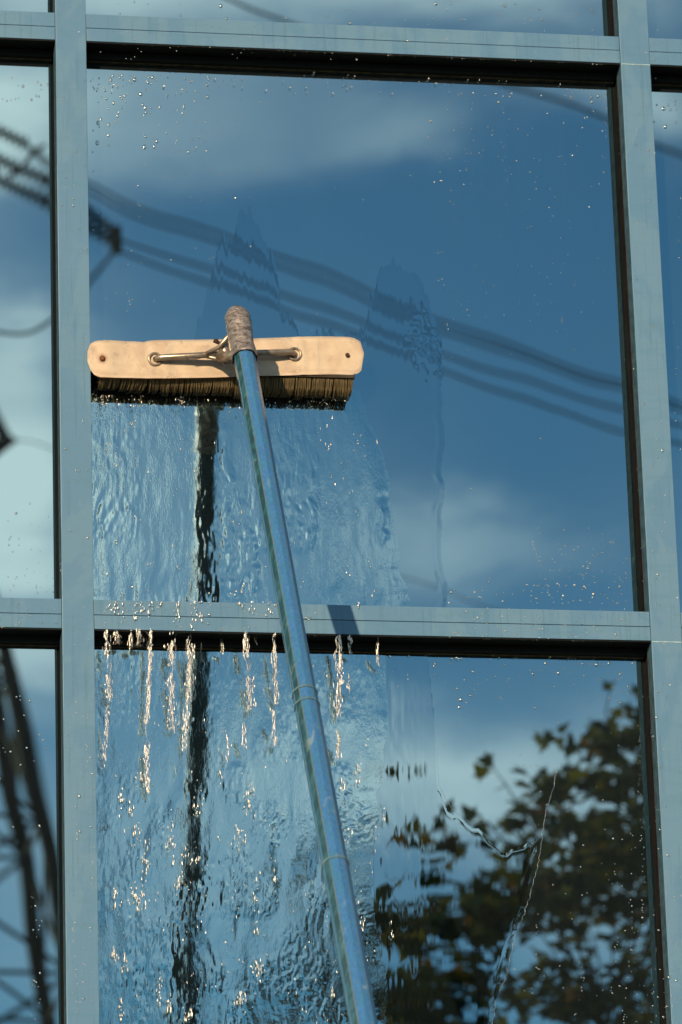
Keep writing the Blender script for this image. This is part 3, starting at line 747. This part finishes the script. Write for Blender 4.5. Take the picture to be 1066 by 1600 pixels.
for i in range(4):
    for a, c in zip(levels, levels[1:]):
        tube(bm, [corner(a, i), corner(c, (i + 1) % 4)], .05, 5); tube(bm, [corner(c, i), corner(a, (i + 1) % 4)], .05, 5); tube(bm, [corner(c, i), corner(c, (i + 1) % 4)], .05, 5)
Tw('bracing', bm, M['steel'])
arms = []
for (ztip, ptip) in ((None, V(-12, 205, DP)), (None, V(-8, 268, DP)), (None, V(22, 690, DP)), (None, V(-20, 512, DP))):
    tip = Vector((ptip[0], ty_, ptip[2])); bm = bmesh.new(); z = tip.z
    for s in (-1, 1):
        h_ = hw(z); rt = Vector((tx_ + h_, ty_ + s * h_, z - .35)); rb = Vector((tx_ + h_, ty_ + s * h_, z + 1.3))
        tube(bm, [rt, tip], .09, 5); tube(bm, [rb, tip], .07, 5)
        for t in (.25, .5, .75): tube(bm, [rt.lerp(tip, t), rb.lerp(tip, t)], .04, 5)
    Tw('crossarm', bm, M['steel']); bm = bmesh.new()
    for s in (-1, 1):
        h_ = hw(z)
        lt = Vector((tx_ - h_, ty_ + s * h_, z - .35)); lb = Vector((tx_ - h_, ty_ + s * h_, z + 1.3)); ltip = Vector((2 * tx_ - tip.x, ty_, tip.z))
        tube(bm, [lt, ltip], .09, 5); tube(bm, [lb, ltip], .07, 5)
    Tw('crossarm', bm, M['steel'])
M['insul'] = plain('insulator', (.02, .022, .02), .3)
def insul(a, c):
    a, c = Vector(V(*a, DP)), Vector(V(*c, DP)); L = (c - a).length; n_ = int(L / .16); pts_, rr = [], []
    for i in range(n_ * 4):
        t = i / (n_ * 4 - 1); pts_.append(a.lerp(c, t)); rr.append(.15 if i % 4 in (1, 2) else .05)
    bm = bmesh.new(); tube(bm, pts_, rr, 10); Tw('insulator', bm, M['insul'], smooth=True)
for a, c in (((-20, 196), (46, 228)), ((-12, 246), (80, 284)), ((80, 284), (176, 362)), ((-12, 278), (80, 314)), ((80, 314), (176, 380))): insul(a, c)
bm = bmesh.new(); tube(bm, [V(178, 352, DP), V(180, 396, DP)], .14, 6); Tw('yoke', bm, M['steel'])
bm = bmesh.new(); tube(bm, [V(-4, 668, DP), V(30, 690, DP), V(-2, 716, DP)], .055, 6); Tw('yoke', bm, M['steel'])
def cable(pts, r, label):
    P = [Vector(V(u, v, DP)) for u, v in pts]; Q = []
    for i in range(len(P) - 1):
        p0, p1, p2, p3 = P[max(i - 1, 0)], P[i], P[i + 1], P[min(i + 2, len(P) - 1)]
        for k in range(6):
            t = k / 6; Q.append(.5 * ((2 * p1) + (p2 - p0) * t + (2 * p0 - 5 * p1 + 4 * p2 - p3) * t * t + (3 * p1 - p0 - 3 * p2 + p3) * t ** 3))
    Q.append(P[-1]); bm = bmesh.new(); tube(bm, Q, r, 8)
    return tag(obj('power_cable', bm, M['steel'], None, True), label, 'cable', 'power cables reflected in the glass')
cable([(46, 228), (140, 290), (350, 372), (533, 443), (708, 505), (833, 553), (968, 598), (1100, 640), (1500, 745), (2200, 880)], .031, 'topmost of the four reflected power cables falling across the main window')
cable([(46, 232), (140, 303), (350, 388), (533, 459), (708, 519), (833, 564), (968, 608), (1100, 651), (1500, 757), (2200, 890)], .031, 'second from top of the reflected power cables in the main window')
cable([(182, 372), (350, 432), (533, 495), (658, 536), (758, 570), (968, 637), (1100, 676), (1500, 780), (2200, 915)], .031, 'third from top of the reflected power cables in the main window')
cable([(182, 392), (350, 455), (533, 517), (658, 562), (783, 606), (968, 670), (1100, 708), (1500, 812), (2200, 945)], .031, 'lowest of the four reflected power cables crossing the main window')
cable([(150, -60), (500, 40), (833, 150), (948, 185), (1066, 238), (1400, 350), (2200, 560)], .04, 'reflected power cable near the top right corner of the main window')
cable([(34, 690), (80, 702), (300, 785), (640, 904), (760, 945), (1100, 1060), (2000, 1300)], .014, 'reflected power cable low in the glass beside the running water')
cable([(76, 232), (55, 246), (38, 268), (14, 276)], .05, 'short looped jumper cable in the upper left window')
cable([(-60, 505), (0, 518), (40, 521), (80, 508), (130, 470), (145, 438), (178, 388)], .04, 'sagging jumper cable in the left window and behind the mullion')

# the tree: autumn maple some twelve metres in front of the wall
DT = 12.5
tc_ = Vector(V(1010, 1640, DT)); base = Vector((tc_.x + .3, tc_.y, 0))
tree = tag(empty('maple_tree', base), 'autumn maple tree reflected in the lower right window', 'tree')
mleaf, n, b = mat('maple_leaves')
oi = n.new('ShaderNodeNewGeometry').outputs['Random Per Island']
c = n.mix(n.ramp(oi, .2, .7), (.028, .040, .005, 1), (.17, .14, .014, 1)); c = n.mix(n.ramp(oi, .90, .97), c, (.17, .08, .012, 1))
n.put(b.inputs['Base Color'], c); b.inputs['Roughness'].default_value = .5
tl = n.new('ShaderNodeBsdfTranslucent'); n.put(tl.inputs[0], c); mx = n.new('ShaderNodeMixShader'); mx.inputs[0].default_value = .40
n.put(mx.inputs[1], b.outputs[0]); n.put(mx.inputs[2], tl.outputs[0]); n.put(mleaf.node_tree.nodes['Material Output'].inputs[0], mx.outputs[0])
M['bark'] = plain('bark', (.07, .055, .04), .9, nscale=12, bmp=.01)
LEAF = np.array([(0, 0), (.10, .10), (.42, -.02), (.30, .22), (.52, .48), (.26, .46), (.20, .62), (0, 1.0), (-.20, .62), (-.26, .46), (-.52, .48), (-.30, .22), (-.42, -.02), (-.10, .10)])
LN = len(LEAF)
def in_glass(p):
    q = RM.T @ (np.array((p[0], 2 * GY - p[1], p[2])) - CAM); return CX + F * q[0] / q[2], CY + F * q[1] / q[2]
LV = []; LF = []
def leaf(p, s, nrm_, up):
    nrm_ = nrm_.normalized(); up = (up - nrm_ * up.dot(nrm_)).normalized(); sd = up.cross(nrm_)
    b0 = len(LV)
    for (a, c) in LEAF: LV.append(p + sd * a * s + up * c * s + nrm_ * (.18 * s * abs(a) * 1.2 - .1 * s * c * c))
    LV.append(p + up * .42 * s)
    for k in range(LN): LF.append((b0 + k, b0 + (k + 1) % LN, b0 + LN))
rt = random.Random(5)
# limbs
trunk = bmesh.new(); top = Vector((tc_.x + .1, tc_.y, tc_.z - .9))
tube(trunk, [base, base.lerp(top, .35) + Vector((.08, 0, 0)), base.lerp(top, .7), top], [.16, .125, .085, .05], 10)
limbs = []
for i in range(16):
    a = i * 2.4; z = 1.9 + (top.z - 1.9) * (i / 15); s0 = base.lerp(top, min(1, z / top.z)); L = 1.5 - .05 * i
    e = s0 + Vector((math.cos(a) * L, math.sin(a) * L, .65 + .03 * i)); mid = s0.lerp(e, .5) + Vector((0, 0, .12)); limbs.append((s0, mid, e)); tube(trunk, [s0, mid, e], [.022, .012, .004], 6)
def twig(a, c, r=.008):
    a, c = Vector(a), Vector(c); m_ = a.lerp(c, .5) + Vector((rt.uniform(-.04, .04), rt.uniform(-.04, .04), .05)); tube(trunk, [a, m_, c], [r * 1.6, r, r * .6], 5)
# sprays of leaves, in flat tiers with gaps between
clus = []
for i in range(2700):
    th = rt.uniform(0, 2 * PI); ph = math.acos(rt.uniform(-.75, 1)); R = 2.05 * rt.uniform(.35, 1) ** .4
    p = tc_ + Vector((math.cos(th) * math.sin(ph) * R, math.sin(th) * math.sin(ph) * R * .5, -.55 + math.cos(ph) * R * 1.05))
    if .62 * vn(np.array([p.x * 2.3]), np.array([p.z * 5.6 + p.y * .7 + p.x * .8]), 70)[0] + .38 * vn(np.array([p.x * 6.0]), np.array([p.z * 13 + p.y]), 71)[0] < .555 + .05 * max(0, min(1, (1560 - in_glass(p)[1]) / 260)): continue
    clus.append(p)
for p in clus:
    u, v = in_glass(p)
    lim = np.interp(u, [560, 620, 700, 790, 850, 900, 960, 1040, 1200], [1330, 1275, 1290, 1285, 1200, 1150, 1090, 1060, 1040])
    if v < lim + 22: continue
    k = 7 if v > lim + 120 else 5
    for _ in range(k):
        q = p + Vector((rt.gauss(0, .085), rt.gauss(0, .12), rt.gauss(0, .028)))
        leaf(q, rt.uniform(.075, .135), Vector((rt.gauss(0, .5), rt.gauss(0, .6), 1)), Vector((rt.gauss(0, 1), rt.gauss(0, 1), -.6)))
    if rt.random() < .05:
        s0 = min((l[2] for l in limbs), key=lambda e: (e - p).length); twig(s0, p, .004)
def spray(u, v, n_, su, sv, dd=0.0, s=.1):
    for _ in range(n_):
        q = Vector(V(rt.gauss(u, su), rt.gauss(v, sv), DT + dd + rt.gauss(0, .1)))
        leaf(q, rt.uniform(.8, 1.15) * s, Vector((rt.gauss(0, .7), -1 + rt.gauss(0, .5), rt.gauss(.3, .5))), Vector((rt.gauss(0, 1), 0, rt.gauss(-.4, 1))))
for a in ((776, 1192, 1, 2, 2, 0, .11), (762, 1216, 1, 2, 2, 0, .10), (856, 1150, 3, 9, 5), (874, 1212, 2, 5, 10, 0, .12), (905, 1160, 5, 20, 8), (945, 1170, 5, 16, 12), (985, 1140, 12, 16, 22), (1000, 1120, 7, 10, 16), (960, 1150, 5, 16, 8), (1000, 1185, 6, 8, 20),
          (950, 1078, 2, 8, 3, 0, .08), (940, 1228, 5, 16, 6), (990, 1240, 6, 16, 12), (624, 1222, 2, 6, 8), (700, 1280, 3, 8, 5), (742, 1290, 3, 8, 5), (660, 1310, 6, 24, 10), (800, 1300, 4, 12, 6), (815, 1310, 4, 12, 8),
          (720, 1320, 5, 18, 6), (905, 1290, 9, 34, 7), (960, 1300, 9, 26, 10), (930, 1330, 8, 30, 12), (655, 1215, 1, 2, 2, 0, .07), (585, 1260, 3, 10, 14), (640, 1470, 16, 26, 14), (615, 1540, 14, 26, 14), (700, 1530, 16, 30, 12), (660, 1590, 18, 40, 14), (590, 1400, 8, 14, 20), (820, 1400, 10, 26, 9), (740, 1400, 9, 26, 9), (480, 1400, 14, 40, 40), (540, 1330, 8, 20, 30), (1040, 1200, 12, 12, 60)):
    spray(*a)
for (a, c) in (((905, 1240), (876, 1150)), ((830, 1300), (776, 1205)), ((900, 1230), (905, 1165)), ((985, 1250), (985, 1140)), ((960, 1180), (950, 1078)), ((800, 1330), (742, 1290)), ((990, 1260), (1000, 1120)),
               ((1040, 1290), (860, 1240)), ((1040, 1190), (905, 1170))):
    twig(V(a[0], a[1], DT), V(c[0], c[1], DT), .004)
bmesh.ops.recalc_face_normals(trunk, faces=trunk.faces)
tr = obj('trunk', trunk, M['bark'], tree, True); tr.matrix_parent_inverse = Matrix.Translation(-base)
cr = arr('crown', np.array([v[:] for v in LV]), np.array(LF), mleaf, tree, False); cr.matrix_parent_inverse = Matrix.Translation(-base)
